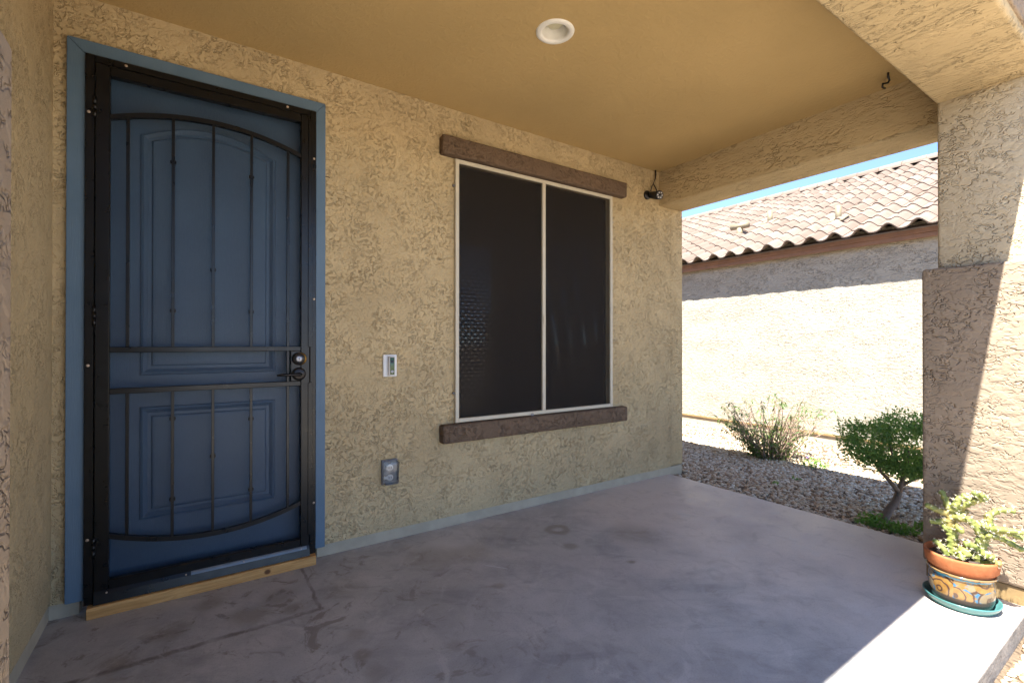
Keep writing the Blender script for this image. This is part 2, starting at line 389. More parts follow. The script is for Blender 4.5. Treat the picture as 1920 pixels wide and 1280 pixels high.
def pot_mat():
    t = NT('painted_glaze'); P = t.obj(); s = t.sep(P)
    ang = t.math('ARCTAN2', s[1], s[0]); u = t.math('MULTIPLY', ang, .118)
    comb = t.n('ShaderNodeCombineXYZ'); t.put(comb.inputs[0], u); t.put(comb.inputs[1], s[2]); v = comb.outputs[0]
    vw = t.vmath('ADD', v, t.scale(t.vmath('SUBTRACT', t.n_col(v, 26), (.5, .5, .5)), (.022, .022, 0)))
    d = t.voro(vw, 10.5, rnd=.8); cell = t.sep(t.voro(vw, 10.5, out='Color', rnd=.8))[0]
    ringd = t.math('ABSOLUTE', t.math('SUBTRACT', t.math('FRACT', t.math('MULTIPLY', d, 3.6)), .5))
    lines = t.mr(ringd, .06, .17, 1, 0)
    c = t.mix(t.mr(t.noise(v, 40, 4), .3, .7), (.19, .095, .022), (.25, .14, .042))
    c = t.mix(t.mr(cell, .55, .6), c, (.19, .145, .085))
    c = t.mix(t.math('MULTIPLY', t.mr(t.voro(vw, 10.5, 'DISTANCE_TO_EDGE', rnd=.8), .03, .08, 1, 0), t.mr(t.noise(v, 22, 2), .48, .56)), c, (.035, .13, .22))
    c = t.mix(t.math('MULTIPLY', lines, .92), c, (.045, .024, .02))
    band = t.mr(t.math('ABSOLUTE', t.math('SUBTRACT', t.math('ADD', s[2], t.math('MULTIPLY', t.noise(v, 45, 2), .018)), .139)), .003, .007, 1, 0)
    c = t.mix(band, c, (.035, .19, .27))
    c = t.mix(t.mr(s[2], .141, .144), c, (.18, .12, .055))
    c = t.mix(t.mr(s[2], .038, .048, 1, 0), c, (.07, .045, .035))
    return t.set(c, .16, spec=.6)
M['pot'] = pot_mat()
M['soil'] = plain('potting_soil', (.05, .035, .026), .95, var=.4, bump=.006, bscale=90)
def cactus_mat():
    t = NT('cactus_skin'); P = t.obj()
    c = t.mix(t.mr(t.noise(P, 35, 3), .35, .7), (.15, .185, .045), (.27, .285, .075))
    c = t.mix(t.math('MULTIPLY', t.mr(t.noise(t.vmath('ADD', P, (4, 4, 4)), 9, 2), .55, .72), .7), c, (.33, .23, .08))
    return t.set(c, .55, t.bump(t.noise(P, 150, 2), .001), spec=.4)
M['cactus'] = cactus_mat()
M['spine'] = plain('pale_spines', (.72, .66, .50), .6, var=.1)
def leaf_mat(name, a, b, c2, trans=.25):
    t = NT(name); g = t.n('ShaderNodeNewGeometry').outputs['Random Per Island']
    c = t.ramp(g, [(0, a), (.5, b), (1, c2)])
    t.set(c, .5, spec=.35)
    tl = t.n('ShaderNodeBsdfTranslucent'); t.put(tl.inputs[0], t.mix(.5, c, (.30, .42, .05))); mx = t.n('ShaderNodeMixShader'); mx.inputs[0].default_value = trans
    t.t.links.new(t.p.outputs[0], mx.inputs[1]); t.t.links.new(tl.outputs[0], mx.inputs[2]); t.t.links.new(mx.outputs[0], t.out.inputs[0])
    return t.m
M['topiary'] = leaf_mat('shrub_leaf', (.09, .20, .055), (.14, .29, .08), (.22, .37, .11), .45)
M['bush_leaf'] = leaf_mat('bush_leaf', (.045, .09, .03), (.08, .15, .04), (.13, .20, .055), .35)
M['weed'] = leaf_mat('weed_leaf', (.09, .22, .03), (.14, .30, .05), (.21, .38, .08), .35)
M['bark'] = plain('grey_bark', (.20, .145, .11), .9, var=.35, bump=.004, bscale=60)
M['twig'] = plain('dry_twig', (.30, .20, .145), .85, var=.3)
M['flower'] = plain('purple_petal', (.10, .05, .45), .6)
M['nb_wall'] = stucco('neighbour_stucco', (.37, .332, .262), (1, .8, 1.6), .015, 28)
M['nb_fascia'] = plain('brown_fascia', (.22, .115, .062), .6, var=.12)
M['nb_dark'] = plain('brown_grey_underlayment', (.20, .17, .155), .9)  # even brown-grey of the deck under the tiles
M['nb_screed_shade'] = plain('screed_shade_brown', (.26, .17, .07), .8)  # brown painted for the shade gap under the stucco
def tile_mat():
    t = NT('concrete_roof_tile'); oi = t.n('ShaderNodeObjectInfo').outputs['Random']; isl = t.n('ShaderNodeNewGeometry').outputs['Random Per Island']
    r = t.math('FRACT', t.math('ADD', oi, isl))
    c = t.ramp(r, [(0, (.150, .112, .088)), (.5, (.175, .135, .108)), (1, (.205, .162, .132))])
    c = t.mix(t.math('MULTIPLY', t.mr(t.noise(t.pos(), 7, 4), .4, .75), .35), c, (.125, .085, .062))
    return t.set(c, .9, t.bump(t.noise(t.pos(), 60, 3), .002), spec=.2)
M['tile'] = tile_mat()
M['vent'] = plain('galvanised_vent', (.22, .18, .11), .6, .1, var=.12)

# ------------------------------------------------------------------ ground and paving
def gz(x, y):
    side = -.028 - .20 * np.clip((x - 3.8) / 3.7, 0, 1.0)
    front = np.clip((-2.33 - y) / .5, 0, 1)
    side = np.where(x < 3.8, -.028, side)
    k = np.clip((-2.25 - y) / .06, 0, 1)
    return side * (1 - k) + np.minimum(side, -.085 - .05 * front) * k
def make_ground():
    xs = np.concatenate([[-400, -120, -40, -15, -6], np.linspace(-3, 9, 61), [12, 20, 45, 120, 400]])
    ys = np.concatenate([[-400, -120, -40, -15, -8], np.linspace(-5, 7, 61), [-2.31, -2.25, -2.83], [10, 20, 45, 120, 400]]); ys.sort()
    X, Y = np.meshgrid(xs, ys); Z = gz(X, Y)
    V = np.stack([X, Y, Z], -1).reshape(-1, 3); nx = len(xs)
    i = np.arange((len(ys) - 1) * (nx - 1)); a = (i // (nx - 1)) * nx + i % (nx - 1)
    F = np.stack([a, a + 1, a + nx + 1, a + nx], -1)
    o = np_mesh('ground', V, F, M['ground'], smooth=True); o['kind'] = 'structure'
make_ground()
o = B().box(-.70, 3.6233, -2.3226, .12, -.25, 0, .006, 2).obj('porch_floor', [M['floor'], M['slab_side']]); o['kind'] = 'structure'
for f in o.data.polygons: f.material_index = 0 if f.normal.z > .5 else 1
o = B().box(-.55, 1.35, -9, -2.335, -.25, -.035, .006, 2).obj('walkway', M['walk']); o['kind'] = 'structure'

def ico():
    bm = bmesh.new(); bmesh.ops.create_icosphere(bm, subdivisions=1, radius=1)
    V = np.array([v.co[:] for v in bm.verts]); F = np.array([[v.index for v in f.verts] for f in bm.faces]); bm.free(); return V, F
ICO_V, ICO_F = ico()
def gravel(name, label, xy, rmin, rmax):
    n = len(xy); nv = len(ICO_V)
    jit = ICO_V[None] * rng.uniform(.78, 1.18, (n, nv, 1))
    r = rng.uniform(rmin, rmax, (n, 1, 1)) ** 1.0
    sc = np.stack([rng.uniform(.8, 1.35, n), rng.uniform(.7, 1.0, n), rng.uniform(.45, .75, n)], -1)[:, None]
    V = jit * r * sc
    a = rng.uniform(0, 2 * np.pi, n); ti = rng.normal(0, .3, n)
    c, s = np.cos(ti)[:, None], np.sin(ti)[:, None]
    x, y, z = V[..., 0], V[..., 1], V[..., 2]
    x, z = x * c - z * s, x * s + z * c
    c, s = np.cos(a)[:, None], np.sin(a)[:, None]
    x, y = x * c - y * s, x * s + y * c
    px, py = xy[:, 0:1], xy[:, 1:2]
    z = z + gz(px, py) + r[..., 0] * rng.uniform(.05, .5, (n, 1))
    V = np.stack([x + px, y + py, z], -1).reshape(-1, 3)
    F = (ICO_F[None] + (np.arange(n) * nv)[:, None, None]).reshape(-1, 3)
    o = np_mesh(name, V, F, M['stone'])
    o['kind'] = 'stuff'; o['label'] = label; o['category'] = 'gravel'
def scatter(n, x0, x1, y0, y1, ok=None):
    p = np.stack([rng.uniform(x0, x1, n), rng.uniform(y0, y1, n)], -1)
    return p if ok is None else p[ok(p)]
okside = lambda p: ~((p[:, 0] < 3.645)) & ~((p[:, 0] < 3.88) & (p[:, 1] > -.015)) & ~((p[:, 0] < 3.88) & (p[:, 1] < -1.93))
side = np.concatenate([scatter(24000, 3.64, 5.7, -2.3, 2.6, okside), scatter(9000, 5.6, 7.45, -2.3, 4.6, okside)])
gravel('side_yard_gravel', 'mixed tan and grey gravel covering the side yard between the houses', side, .009, .021)
front = scatter(9500, 1.4, 4.6, -3.7, -2.345)
gravel('front_gravel', 'pale sunlit gravel along the front edge of the porch slab', front, .010, .022)

# ------------------------------------------------------------------ the house with the porch
XL, XR = -.521, 3.808
house = thing('house', 'tan stucco house with a covered front porch on a square corner column', 'house', (1.6, 0, 0))
def wall_with_holes(x0, x1, z0, z1, holes, y0, y1):
    xs = sorted({x0, x1, *[h[0] for h in holes], *[h[1] for h in holes]}); zs = sorted({z0, z1, *[h[2] for h in holes], *[h[3] for h in holes]})
    inh = lambda x, z: any(h[0] < x < h[1] and h[2] < z < h[3] for h in holes)
    bm = bmesh.new(); vc = {}
    def v(x, y, z):
        k = (round(x, 5), round(y, 5), round(z, 5))
        if k not in vc: vc[k] = bm.verts.new((x, y, z))
        return vc[k]
    nx, nz = len(xs) - 1, len(zs) - 1
    solid = lambda i, j: 0 <= i < nx and 0 <= j < nz and not inh((xs[i] + xs[i + 1]) / 2, (zs[j] + zs[j + 1]) / 2)
    for i in range(nx):
        for j in range(nz):
            if not solid(i, j): continue
            a, b, c, d = xs[i], xs[i + 1], zs[j], zs[j + 1]
            bm.faces.new([v(a, y0, c), v(b, y0, c), v(b, y0, d), v(a, y0, d)]); bm.faces.new([v(a, y1, d), v(b, y1, d), v(b, y1, c), v(a, y1, c)])
            if not solid(i - 1, j): bm.faces.new([v(a, y0, c), v(a, y0, d), v(a, y1, d), v(a, y1, c)])
            if not solid(i + 1, j): bm.faces.new([v(b, y0, d), v(b, y0, c), v(b, y1, c), v(b, y1, d)])
            if not solid(i, j - 1): bm.faces.new([v(a, y0, c), v(a, y1, c), v(b, y1, c), v(b, y0, c)])
            if not solid(i, j + 1): bm.faces.new([v(a, y0, d), v(b, y0, d), v(b, y1, d), v(a, y1, d)])
    b = B(); b.bm.free(); b.bm = bm; return b
DOOR = (-.43, .562, .0, 2.50); WIN = (1.43, 2.845, .69, 2.40)
wall_with_holes(XL - .25, XR - .18, .066, 2.9, [(DOOR[0], DOOR[1], .066, DOOR[3]), WIN], 0, .18).obj('front_wall', M['wall'], house)
B().box(XR - .20, XR, 0.0, 9.0, .066, 2.9, .018, 3).obj('side_wall', M['wall_side'], house, True)
B().box(XL - 6.0, XL, -2.367, 9.0, .066, 2.9, .02, 3).obj('wing_wall', M['wall_side'], house, True)
st = wall_with_holes(XL - .2, XR - .15, -.2, .064, [(DOOR[0], DOOR[1], -.2, .064)], .008, .17).obj('stem_wall', M['strip'], house)
B().box(XR - .15, XR - .012, .008, 9.0, -.3, .064).obj('stem_wall', M['strip'], house)
B().box(XL - .3, XL - .008, -2.355, .007, -.2, .064).obj('stem_wall', M['strip'], house)
def ceiling():
    b = B(); x0, x1, y0, y1, z = XL - .1, XR - .05, -2.2, .1, 2.74; cx, cy, q, r, n = 1.473, -.98, .12, .078, 48
    for (a, c, d, e) in ((x0, cx - q, y0, y1), (cx + q, x1, y0, y1), (cx - q, cx + q, y0, cy - q), (cx - q, cx + q, cy + q, y1)):
        b.poly([(a, d, z), (a, e, z), (c, e, z), (c, d, z)])
    ci, sq = [], []
    for k in range(n):
        an = 2 * math.pi * k / n; m = max(abs(math.cos(an)), abs(math.sin(an)))
        ci.append(b.bm.verts.new((cx + r * math.cos(an), cy + r * math.sin(an), z))); sq.append(b.bm.verts.new((cx + q * math.cos(an) / m, cy + q * math.sin(an) / m, z)))
    for k in range(n): b.bm.faces.new([ci[k], ci[(k + 1) % n], sq[(k + 1) % n], sq[k]])
    bmesh.ops.remove_doubles(b.bm, verts=b.bm.verts, dist=1e-5)
    b.box(x0, x1, y0, y1, 2.90, 2.93)
    b.obj('ceiling', M['ceiling'], house)
ceiling()
B().box(-.3, XR, -2.367, -1.990, 2.435, 3.25, .016, 3).obj('front_beam', M['beam'], house, True)
B().box(3.467, XR - .003, -2.05, .06, 2.435, 2.9, .016, 3).obj('side_beam', M['beam'], house, True)
B().box(-.35, XR + .05, -2.378, -2.30, 2.475, 3.20, .008, 2).obj('beam_fascia', M['brown'], house, True)
def column(x0, x1, px0, px1, label):
    c = B().box(x0, x1, -2.364, -1.995, .0, 2.445, .014, 3).obj('column', M['column'], house, True)
    c['label'] = label
    B().box(px0, px1, -2.42, -1.945, .08, 1.579, .016, 3).obj('column_base', M['brown'], c, True)
    B().box(px0 + .012, px1 - .012, -2.405, -1.958, -.12, .079, .004, 1).obj('skirting', M['skirt'], c)
column(3.18, XR, 3.124, XR + .055, 'tan stucco column on a brown stucco base behind the potted cactus')
column(-.80, -.255, -.85, -.194, 'stucco column at the left edge of the picture')
# roof: low gable, ridge running back, thick tile edge at the eave
rx, ez = 4.13, 2.62
pr = [(-6.6, ez), (-6.6, ez + .15), (-1.4, 4.5), (rx, ez + .15), (rx, ez), (-1.4, 4.33)]
b = B()
f0 = [b.bm.verts.new((x, -2.372, z)) for x, z in pr]; f1 = [b.bm.verts.new((x, 9.3, z)) for x, z in pr]
b.bm.faces.new(f0[::-1]); b.bm.faces.new(f1)
for i in range(6): b.bm.faces.new([f0[i], f0[(i + 1) % 6], f1[(i + 1) % 6], f1[i]])
b.obj('roof', M['nb_fascia'], house)
b = B(); g = [(-6.5, 2.9), (3.81, 2.74), (-1.4, 4.3)]
gp = [b.bm.verts.new((x, -2.34, z)) for x, z in g]; gq = [b.bm.verts.new((x, -2.25, z)) for x, z in g]
b.bm.faces.new(gp); b.bm.faces.new(gq[::-1])
for i in range(3): b.bm.faces.new([gp[i], gq[i], gq[(i + 1) % 3], gp[(i + 1) % 3]])
b.obj('gable_wall', M['wall_side'], house)
# window: glass, header and sill
B().box(1.435, 2.84, .055, .07, .695, 2.395).obj('window_pane', M['glass_dark'], house)
b = B(); b.poly([(1.436, .04, .696), (2.839, .04, .696), (2.839, .04, 2.394), (1.436, .04, 2.394)]); b.obj('reflection_mask', M['moire_mask'], house, fix=False)  # added sheet; its painted openings break the pane's reflection into dots and streaks
for nm, z0, z1, yy in (('window_header', 2.418, 2.54, -.058), ('window_sill', .553, .672, -.062)):
    o = B().box(1.305, 2.995, yy, .02, z0, z1, .014, 3).obj(nm, M['trim_brown'], house, True)
# entry door with its painted casing
door = B().box(-.425, .555, .045, .09, .03, 2.47, .002, 1).obj('entry_door', M['blue_door'], house)
def arch_loop(x0, x1, zb, zs, rise, d, y, n=18):
    a, bb = x0 + d, x1 - d; hw = (x1 - x0) / 2; xc = (x0 + x1) / 2
    pts = [(a, y, zb + d), (bb, y, zb + d)]
    for k in range(n + 1):
        x = bb + (a - bb) * k / n
        pts.append((x, y, zs - d + rise * (1 - ((x - xc) / hw) ** 2)))
    return pts
def moulded_panel(x0, x1, zb, zs, rise):
    prof = [(0, .0455), (.004, .036), (.014, .033), (.024, .040), (.030, .0445), (.044, .0445), (.050, .036), (.060, .035)]
    b = B(); loops = [[b.bm.verts.new(p) for p in arch_loop(x0, x1, zb, zs, rise, d, y)] for d, y in prof]
    for l0, l1 in zip(loops, loops[1:]):
        for i in range(len(l0)): b.bm.faces.new([l0[i], l0[(i + 1) % len(l0)], l1[(i + 1) % len(l0)], l1[i]])
    b.bm.faces.new(loops[-1])
    b.obj('door_panel', M['blue_door'], door)
moulded_panel(-.225, .355, 1.045, 2.19, .085)
moulded_panel(-.225, .355, .36, .895, 0)
b = B()   # casing of three mitred boards
y0, y1 = -.028, .03
def cas(pts):
    b = B(); v0 = [b.bm.verts.new((x, y0, z)) for x, z in pts]; v1 = [b.bm.verts.new((x, y1, z)) for x, z in pts]
    b.bm.faces.new(v0); b.bm.faces.new(v1[::-1])
    for i in range(4): b.bm.faces.new([v0[i], v1[i], v1[(i + 1) % 4], v0[(i + 1) % 4]])
    bmesh.ops.bevel(b.bm, geom=list(b.bm.edges), offset=.0025, segments=2, affect='EDGES')
    b.obj('door_casing', M['blue_trim'], house)
cas([(-.473, .068), (-.411, .068), (-.411, 2.4735), (-.473, 2.5355)])
cas([(.546, .064), (.597, .064), (.597, 2.5355), (.546, 2.4735)])
cas([(-.4725, 2.5365), (-.4105, 2.4745), (.5455, 2.4745), (.5965, 2.5365)])

# ------------------------------------------------------------------ security door
sd = thing('security_door', 'black steel security screen door with arched bars in front of the blue door', 'security door', (.07, -.03, .05))
fr = B(); fr.box(-.4095, -.3775, -.046, .03, .05, 2.473, .002, 1); fr.box(.5145, .5445, -.046, .03, .05, 2.473, .002, 1); fr.box(-.3776, .5146, -.0455, .03, 2.441, 2.4725, .002, 1)
frame = fr.obj('door_frame', M['black'], sd)
lf = B(); yl0, yl1 = -.052, -.016
lf.box(-.3745, -.325, yl0, yl1, .055, 2.4375, .003, 1); lf.box(.467, .5115, yl0, yl1, .055, 2.4375, .003, 1)
lf.box(-.3252, .4672, yl0 + .001, yl1, 2.393, 2.437, .003, 1); lf.box(-.3252, .4672, yl0 + .001, yl1, .09, .145, .003, 1)
leaf = lf.obj('leaf_frame', M['black'], sd)
B().box(.503, .5255, -.0585, -.0525, 1.178, 2.42, .001, 1).obj('edge_strip', M['black'], sd)
B().box(.503, .5255, -.0585, -.0525, .16, .985, .001, 1).obj('edge_strip', M['black'], sd)
yb = -.036; bw = .0125
top = lambda x: 2.212 + .075 * (1 - ((x - .071) / .396) ** 2)
bot = lambda x: .337 - .075 * (1 - ((x - .071) / .396) ** 2)
for nm, f in (('arched_bar', top), ('curved_bar', bot)):
    b = B(); xs = [-.325 + .792 * i / 28 for i in range(29)]; w = .011
    rings = [[b.bm.verts.new((x, yb + dy, f(x) + dz)) for dy, dz in ((-w, -w), (w, -w), (w, w), (-w, w))] for x in xs]
    for r0, r1 in zip(rings, rings[1:]):
        for k in range(4): b.bm.faces.new([r0[k], r0[(k + 1) % 4], r1[(k + 1) % 4], r1[k]])
    b.obj(nm, M['black'], sd)
for z in (1.169, .982): B().box(-.3255, .4675, yb - .0115, yb + .0115, z - .0125, z + .0125, .002, 1).obj('cross_rail', M['black'], sd)
BX = (-.263, -.095, .067, .233, .405)
for x in BX:
    B().box(x - bw / 2, x + bw / 2, yb - bw / 2, yb + bw / 2, 1.18, top(x) - .008, .001, 1).obj('vertical_bar', M['black'], sd)
    B().box(x - bw / 2, x + bw / 2, yb - bw / 2, yb + bw / 2, bot(x) + .008, .971, .001, 1).obj('vertical_bar', M['black'], sd)
B().box(.405 - bw / 2, .405 + bw / 2, yb - bw / 2, yb + bw / 2, .993, 1.158, .001, 1).obj('vertical_bar', M['black'], sd)
for x, z in ((-.095, 2.061), (.233, 2.054), (.067, 1.561), (-.095, 1.353), (.233, 1.36), (-.095, .84), (-.095, .457), (.233, .81), (.233, .447), (.067, .64)):
    B().box(x - .012, x + .012, yb - .003, yb + .012, z - .009, z + .009, .003, 1).obj('screen_clip', M['black'], sd)
b = B(); b.poly([(-.33, -.020, .14), (.47, -.020, .14), (.47, -.020, 2.40), (-.33, -.020, 2.40)]); b.obj('screen_mesh', M['door_screen'], sd, fix=False)
lp = B().box(.418, .4668, yl0 + .002, yl1 - .001, .995, 1.157, .002, 1).obj('lock_plate', M['black'], sd)
def disc(name, x, z, y, r, h, mat, parent, seg=28, dome=.3):
    return B().lathe([(0.0001, -h), (r * .7, -h), (r * .92, -h * (1 - dome)), (r, -h * .4), (r, 0)], (x, y, z), seg, 'y').obj(name, mat, parent, True)
db = disc('deadbolt', .455, 1.115, yl0 + .002, .033, .022, M['dark_gloss'], sd)
disc('keyhole_core', .455, 1.115, yl0 - .0185, .0165, .004, M['steel'], db)
B().box(.4535, .4565, yl0 - .0245, yl0 - .022, 1.109, 1.121).obj('key_slot', M['dark_gloss'], db)
disc('brass_collar', .462, 1.115, yl0 + .0025, .0345, .012, M['brass'], db)
hd = disc('door_lever', .457, 1.033, yl0 + .002, .035, .012, M['bronze'], sd)
B().tube([(.457, yl0 - .005, 1.033), (.457, yl0 - .05, 1.033), (.45, yl0 - .058, 1.033), (.41, yl0 - .06, 1.034), (.36, yl0 - .058, 1.033), (.345, yl0 - .052, 1.032)], [.010, .0095, .0095, .008, .0065, .0045], 10).obj('lever_arm', M['bronze'], hd, True)
for z in (2.24, 1.318, .30):
    B().tube([(-.376, -.054, z - .045), (-.376, -.054, z - .012)], .0075, 10).tube([(-.376, -.054, z - .011), (-.376, -.054, z + .011)], .0078, 10).tube([(-.376, -.054, z + .012), (-.376, -.054, z + .045)], .0075, 10).obj('hinge', M['black'], sd, True)
for x, z in ((-.397, 2.215), (-.397, 1.10), (-.397, .336), (.533, 2.21), (.534, 1.44), (.534, .326), (-.27, 2.458), (.40, 2.458)):
    disc('screw', x, z, -.0455, .0065, .004, M['screw'], sd, 10)
b = B()   # flared drip plate along the foot of the leaf
b.hexa([(-.374, -.068, .052), (.511, -.068, .052), (-.374, -.05, .050), (.511, -.05, .050), (-.374, -.060, .088), (.511, -.060, .088), (-.374, -.0525, .104), (.511, -.0525, .104)])
dp = b.obj('drip_plate', M['black'], sd)
B().hexa([(-.02, -.0625, .0885), (.497, -.0625, .0885), (-.02, -.0555, .0895), (.497, -.0555, .0895), (-.02, -.0585, .0985), (.497, -.0585, .0985), (-.02, -.0535, .1045), (.497, -.0535, .1045)]).obj('door_sweep', M['seal'], dp)
for x in (-.33, -.04, .2, .47): disc('screw', x, .094, -.057, .004, .004, M['screw'], dp, 8)
tag(B().box(-.395, .541, -.082, .03, .0, .049, .002, 1).obj('threshold_board', M['wood']), 'raw pine board with a knot lying under the security door', 'board')

# ------------------------------------------------------------------ sun screen on the window
ws = thing('window_screen', 'dark solar screen in a cream frame over the porch window', 'window screen', (2.13, -.02, .68))
def rail(x0, x1, z0, z1, nm='frame_rail'): return B().box(x0, x1, -.024, -.004, z0, z1, .002, 1).obj(nm, M['screen_frame'], ws)
rail(1.411, 1.437, .677, 2.411); rail(2.830, 2.856, .677, 2.411)
rail(1.4372, 2.8298, 2.385, 2.4105); rail(1.4372, 2.8298, .6775, .703); rail(2.128, 2.158, .7032, 2.3848, 'centre_rail')
for x0, x1 in ((1.436, 2.129), (2.157, 2.831)):
    b = B(); b.poly([(x0, -.012, .70), (x1, -.012, .70), (x1, -.012, 2.388), (x0, -.012, 2.388)]); b.obj('screen_mesh', M['solar'], ws, fix=False)
for x, z in ((1.404, 2.235), (1.404, .87), (2.863, 2.20), (2.863, .85)): B().box(x - .008, x + .008, -.016, .002, z - .006, z + .006, .002, 1).obj('screen_clip', M['grey_plastic'], ws)
B().box(2.02, 2.045, -.030, -.022, .66, .69, .003, 1).obj('screen_clip', M['steel'], ws)
B().tube([(2.135, -.026, 1.34), (2.138, -.032, 1.385), (2.131, -.034, 1.40), (2.124, -.03, 1.385), (2.125, -.028, 1.36)], .003, 6).obj('pull_tab', M['screen_frame'], ws, True)

# ------------------------------------------------------------------ small fittings
d = thing('doorbell', 'white plate with a slim video doorbell on the wall by the door', 'doorbell', (.975, 0, 1.06))
B().box(.933, 1.017, -.012, .004, .996, 1.130, .004, 2).obj('back_plate', M['white'], d, True)
db_ = B().box(.9585, .9995, -.036, -.0125, 1.003, 1.119, .006, 3).obj('doorbell_body', plain('pale_bell_plastic', (.55, .52, .48), .4), d, True)
B().box(.966, .992, -.0385, -.0365, 1.010, 1.112, .002, 2).obj('face_plate', plain('bell_face', (.035, .085, .02), .18), db_, True)
disc('camera_lens', .979, 1.088, -.0385, .0085, .004, M['dark_gloss'], db_, 16)
disc('button', .979, 1.028, -.0385, .0095, .003, M['steel'], db_, 16)
d = thing('outlet_box', 'grey weatherproof outlet with clear bubble cover low on the wall', 'outlet', (.972, 0, .42))
B().box(.922, 1.022, -.018, .004, .347, .497, .006, 2).obj('back_box', M['grey_plastic'], d, True)
so = B().box(.938, 1.006, -.024, -.0185, .365, .480, .006, 2).obj('socket_plate', plain('socket_grey', (.30, .31, .31), .4), d, True)
for z in (.452, .395):
    disc('socket', .966, z, -.0242, .019, .004, M['white'], so, 20)
    for dx in (-.006, .006): B().box(.966 + dx - .0014, .966 + dx + .0014, -.0292, -.0284, z - .005, z + .006).obj('slot', M['dark_gloss'], so)
cv = B().box(.927, 1.017, -.062, -.0185, .352, .492, .014, 3)
bmesh.ops.delete(cv.bm, geom=[f for f in cv.bm.faces if f.calc_center_median().y > -.0187], context='FACES')
cv.obj('clear_cover', M['clear'], d, True)

d = thing('recessed_light', 'round white recessed light set in the porch ceiling', 'light', (1.473, -.98, 2.74))
B().lathe([(.064, .004), (.066, -.004), (.072, -.0085), (.088, -.0075), (.0945, -.003), (.096, .002)], (1.473, -.98, 2.74), 48).obj('trim_ring', M['light_white'], d, True)
B().lathe([(.067, -.004), (.066, .02), (.062, .06), (.058, .10)], (1.473, -.98, 2.74), 48).obj('baffle', M['light_white'], d, True, fix=True)
B().lathe([(.0005, .030), (.02, .031), (.036, .035), (.044, .045), (.046, .065), (.03, .10)], (1.473, -.98, 2.74), 36).obj('bulb', M['bulb'], d, True)
B().lathe([(.0005, .101), (.062, .101)], (1.473, -.98, 2.74), 36).obj('can_top', M['light_white'], d)

d = thing('security_camera', 'small black wall camera with a dangling cable by the corner beam', 'camera', (3.34, 0, 2.5))
B().lathe([(.0005, -.02), (.034, -.02), (.039, -.012), (.039, 0)], (3.300, 0, 2.503), 20, 'y').obj('mount', M['dark_gloss'], d, True)
ax = Vector((-.25, -.93, -.25)).normalized(); cpt = Vector((3.345, -.105, 2.487))
bd = B().tube([(3.312, -.015, 2.505), cpt - ax * .055, cpt], [.024, .036, .038], 20).obj('camera_body', M['dark_gloss'], d, True)
B().tube([cpt, cpt + ax * .004], .032, 20).obj('lens_ring', M['grey_plastic'], bd, True)
B().tube([cpt + ax * .0042, cpt + ax * .008], .010, 14).obj('lens', M['dark_gloss'], bd, True)
for k in range(6):
    a = k * math.pi / 3; u1 = ax.cross(Vector((0, 0, 1))).normalized(); u2 = ax.cross(u1); q = cpt + (u1 * math.cos(a) + u2 * math.sin(a)) * .023
    B().tube([q + ax * .0042, q + ax * .007], .0055, 8).obj('infrared_led', M['white'], bd, True)
B().tube([(3.318, -.03, 2.535), (3.328, -.035, 2.575), (3.352, -.03, 2.61), (3.385, -.025, 2.655), (3.398, -.02, 2.70), (3.395, -.02, 2.738)], [.004, .004, .004, .004, .0075, .006], 8).obj('cable', M['dark_gloss'], d, True)
B().tube([(3.352, -.03, 2.61), (3.356, -.05, 2.57), (3.362, -.07, 2.52)], .004, 8).obj('cable', M['dark_gloss'], d, True)
tag(B().tube([(3.275, -1.76, 2.742), (3.285, -1.757, 2.722), (3.325, -1.75, 2.715), (3.315, -1.745, 2.70), (3.275, -1.735, 2.688), (3.282, -1.73, 2.672), (3.306, -1.735, 2.670)], .0055, 8).obj('ceiling_hook', M['dark_gloss'], None, True), 'small black bent hook in the ceiling near the corner column', 'hook')
nl = [(.60, 2.136, 'rusty wire nail beside the door casing, highest of four'), (.60, 1.53, 'rusty wire nail beside the door casing, second from top'), (.60, 1.085, 'rusty wire nail beside the door casing, level with the lever'), (.60, .60, 'rusty wire nail beside the door casing, lowest of four')]
for x, z, lab in nl:
    tag(B().tube([(x - .003, -.008, z), (x + .012, -.010, z + .001), (x + .024, -.008, z), (x + .026, .004, z + .002)], .0018, 6).obj('nail', plain('rusty_wire', (.07, .04, .03), .7), None, True), lab, 'nail', 'wire nails along the door casing')

# ------------------------------------------------------------------ potted cactus
PX, PY = 2.945, -2.135
sauc = B().lathe([(.0005, .004), (.100, .004), (.116, .012), (.131, .036), (.136, .038), (.1365, .033), (.121, .006), (.105, 0.0005), (.0005, .0005)], (PX, PY, 0), 56).obj('plant_saucer', M['teal'], None, True)
tag(sauc, 'glazed teal saucer under the painted pot at the column', 'saucer')
op_ = B().lathe([(.0005, 0), (.094, 0), (.104, .006), (.111, .03), (.116, .07), (.115, .105), (.110, .122), (.112, .130), (.121, .137), (.123, .142), (.120, .146), (.108, .144), (.105, .12), (.104, .02), (.0005, .012)], (0, 0, 0), 64)
pot = op_.obj('planter', M['pot'], None, True); pot.location = (PX, PY, .0125)
tag(pot, 'painted ceramic planter with brown swirls and blue drips in the teal saucer', 'planter')
tp = thing('terracotta_pot', 'orange terracotta flower pot sitting inside the painted planter', 'flower pot', (PX, PY, .14))
B().lathe([(.0005, .07), (.075, .07), (.098, .158), (.1035, .172), (.1235, .174), (.126, .178), (.1325, .222), (.1325, .229), (.129, .232), (.122, .231), (.120, .224), (.110, .15), (.080, .085), (.0005, .085)], (PX, PY, 0), 56).obj('pot_body', M['terracotta'], tp, True)
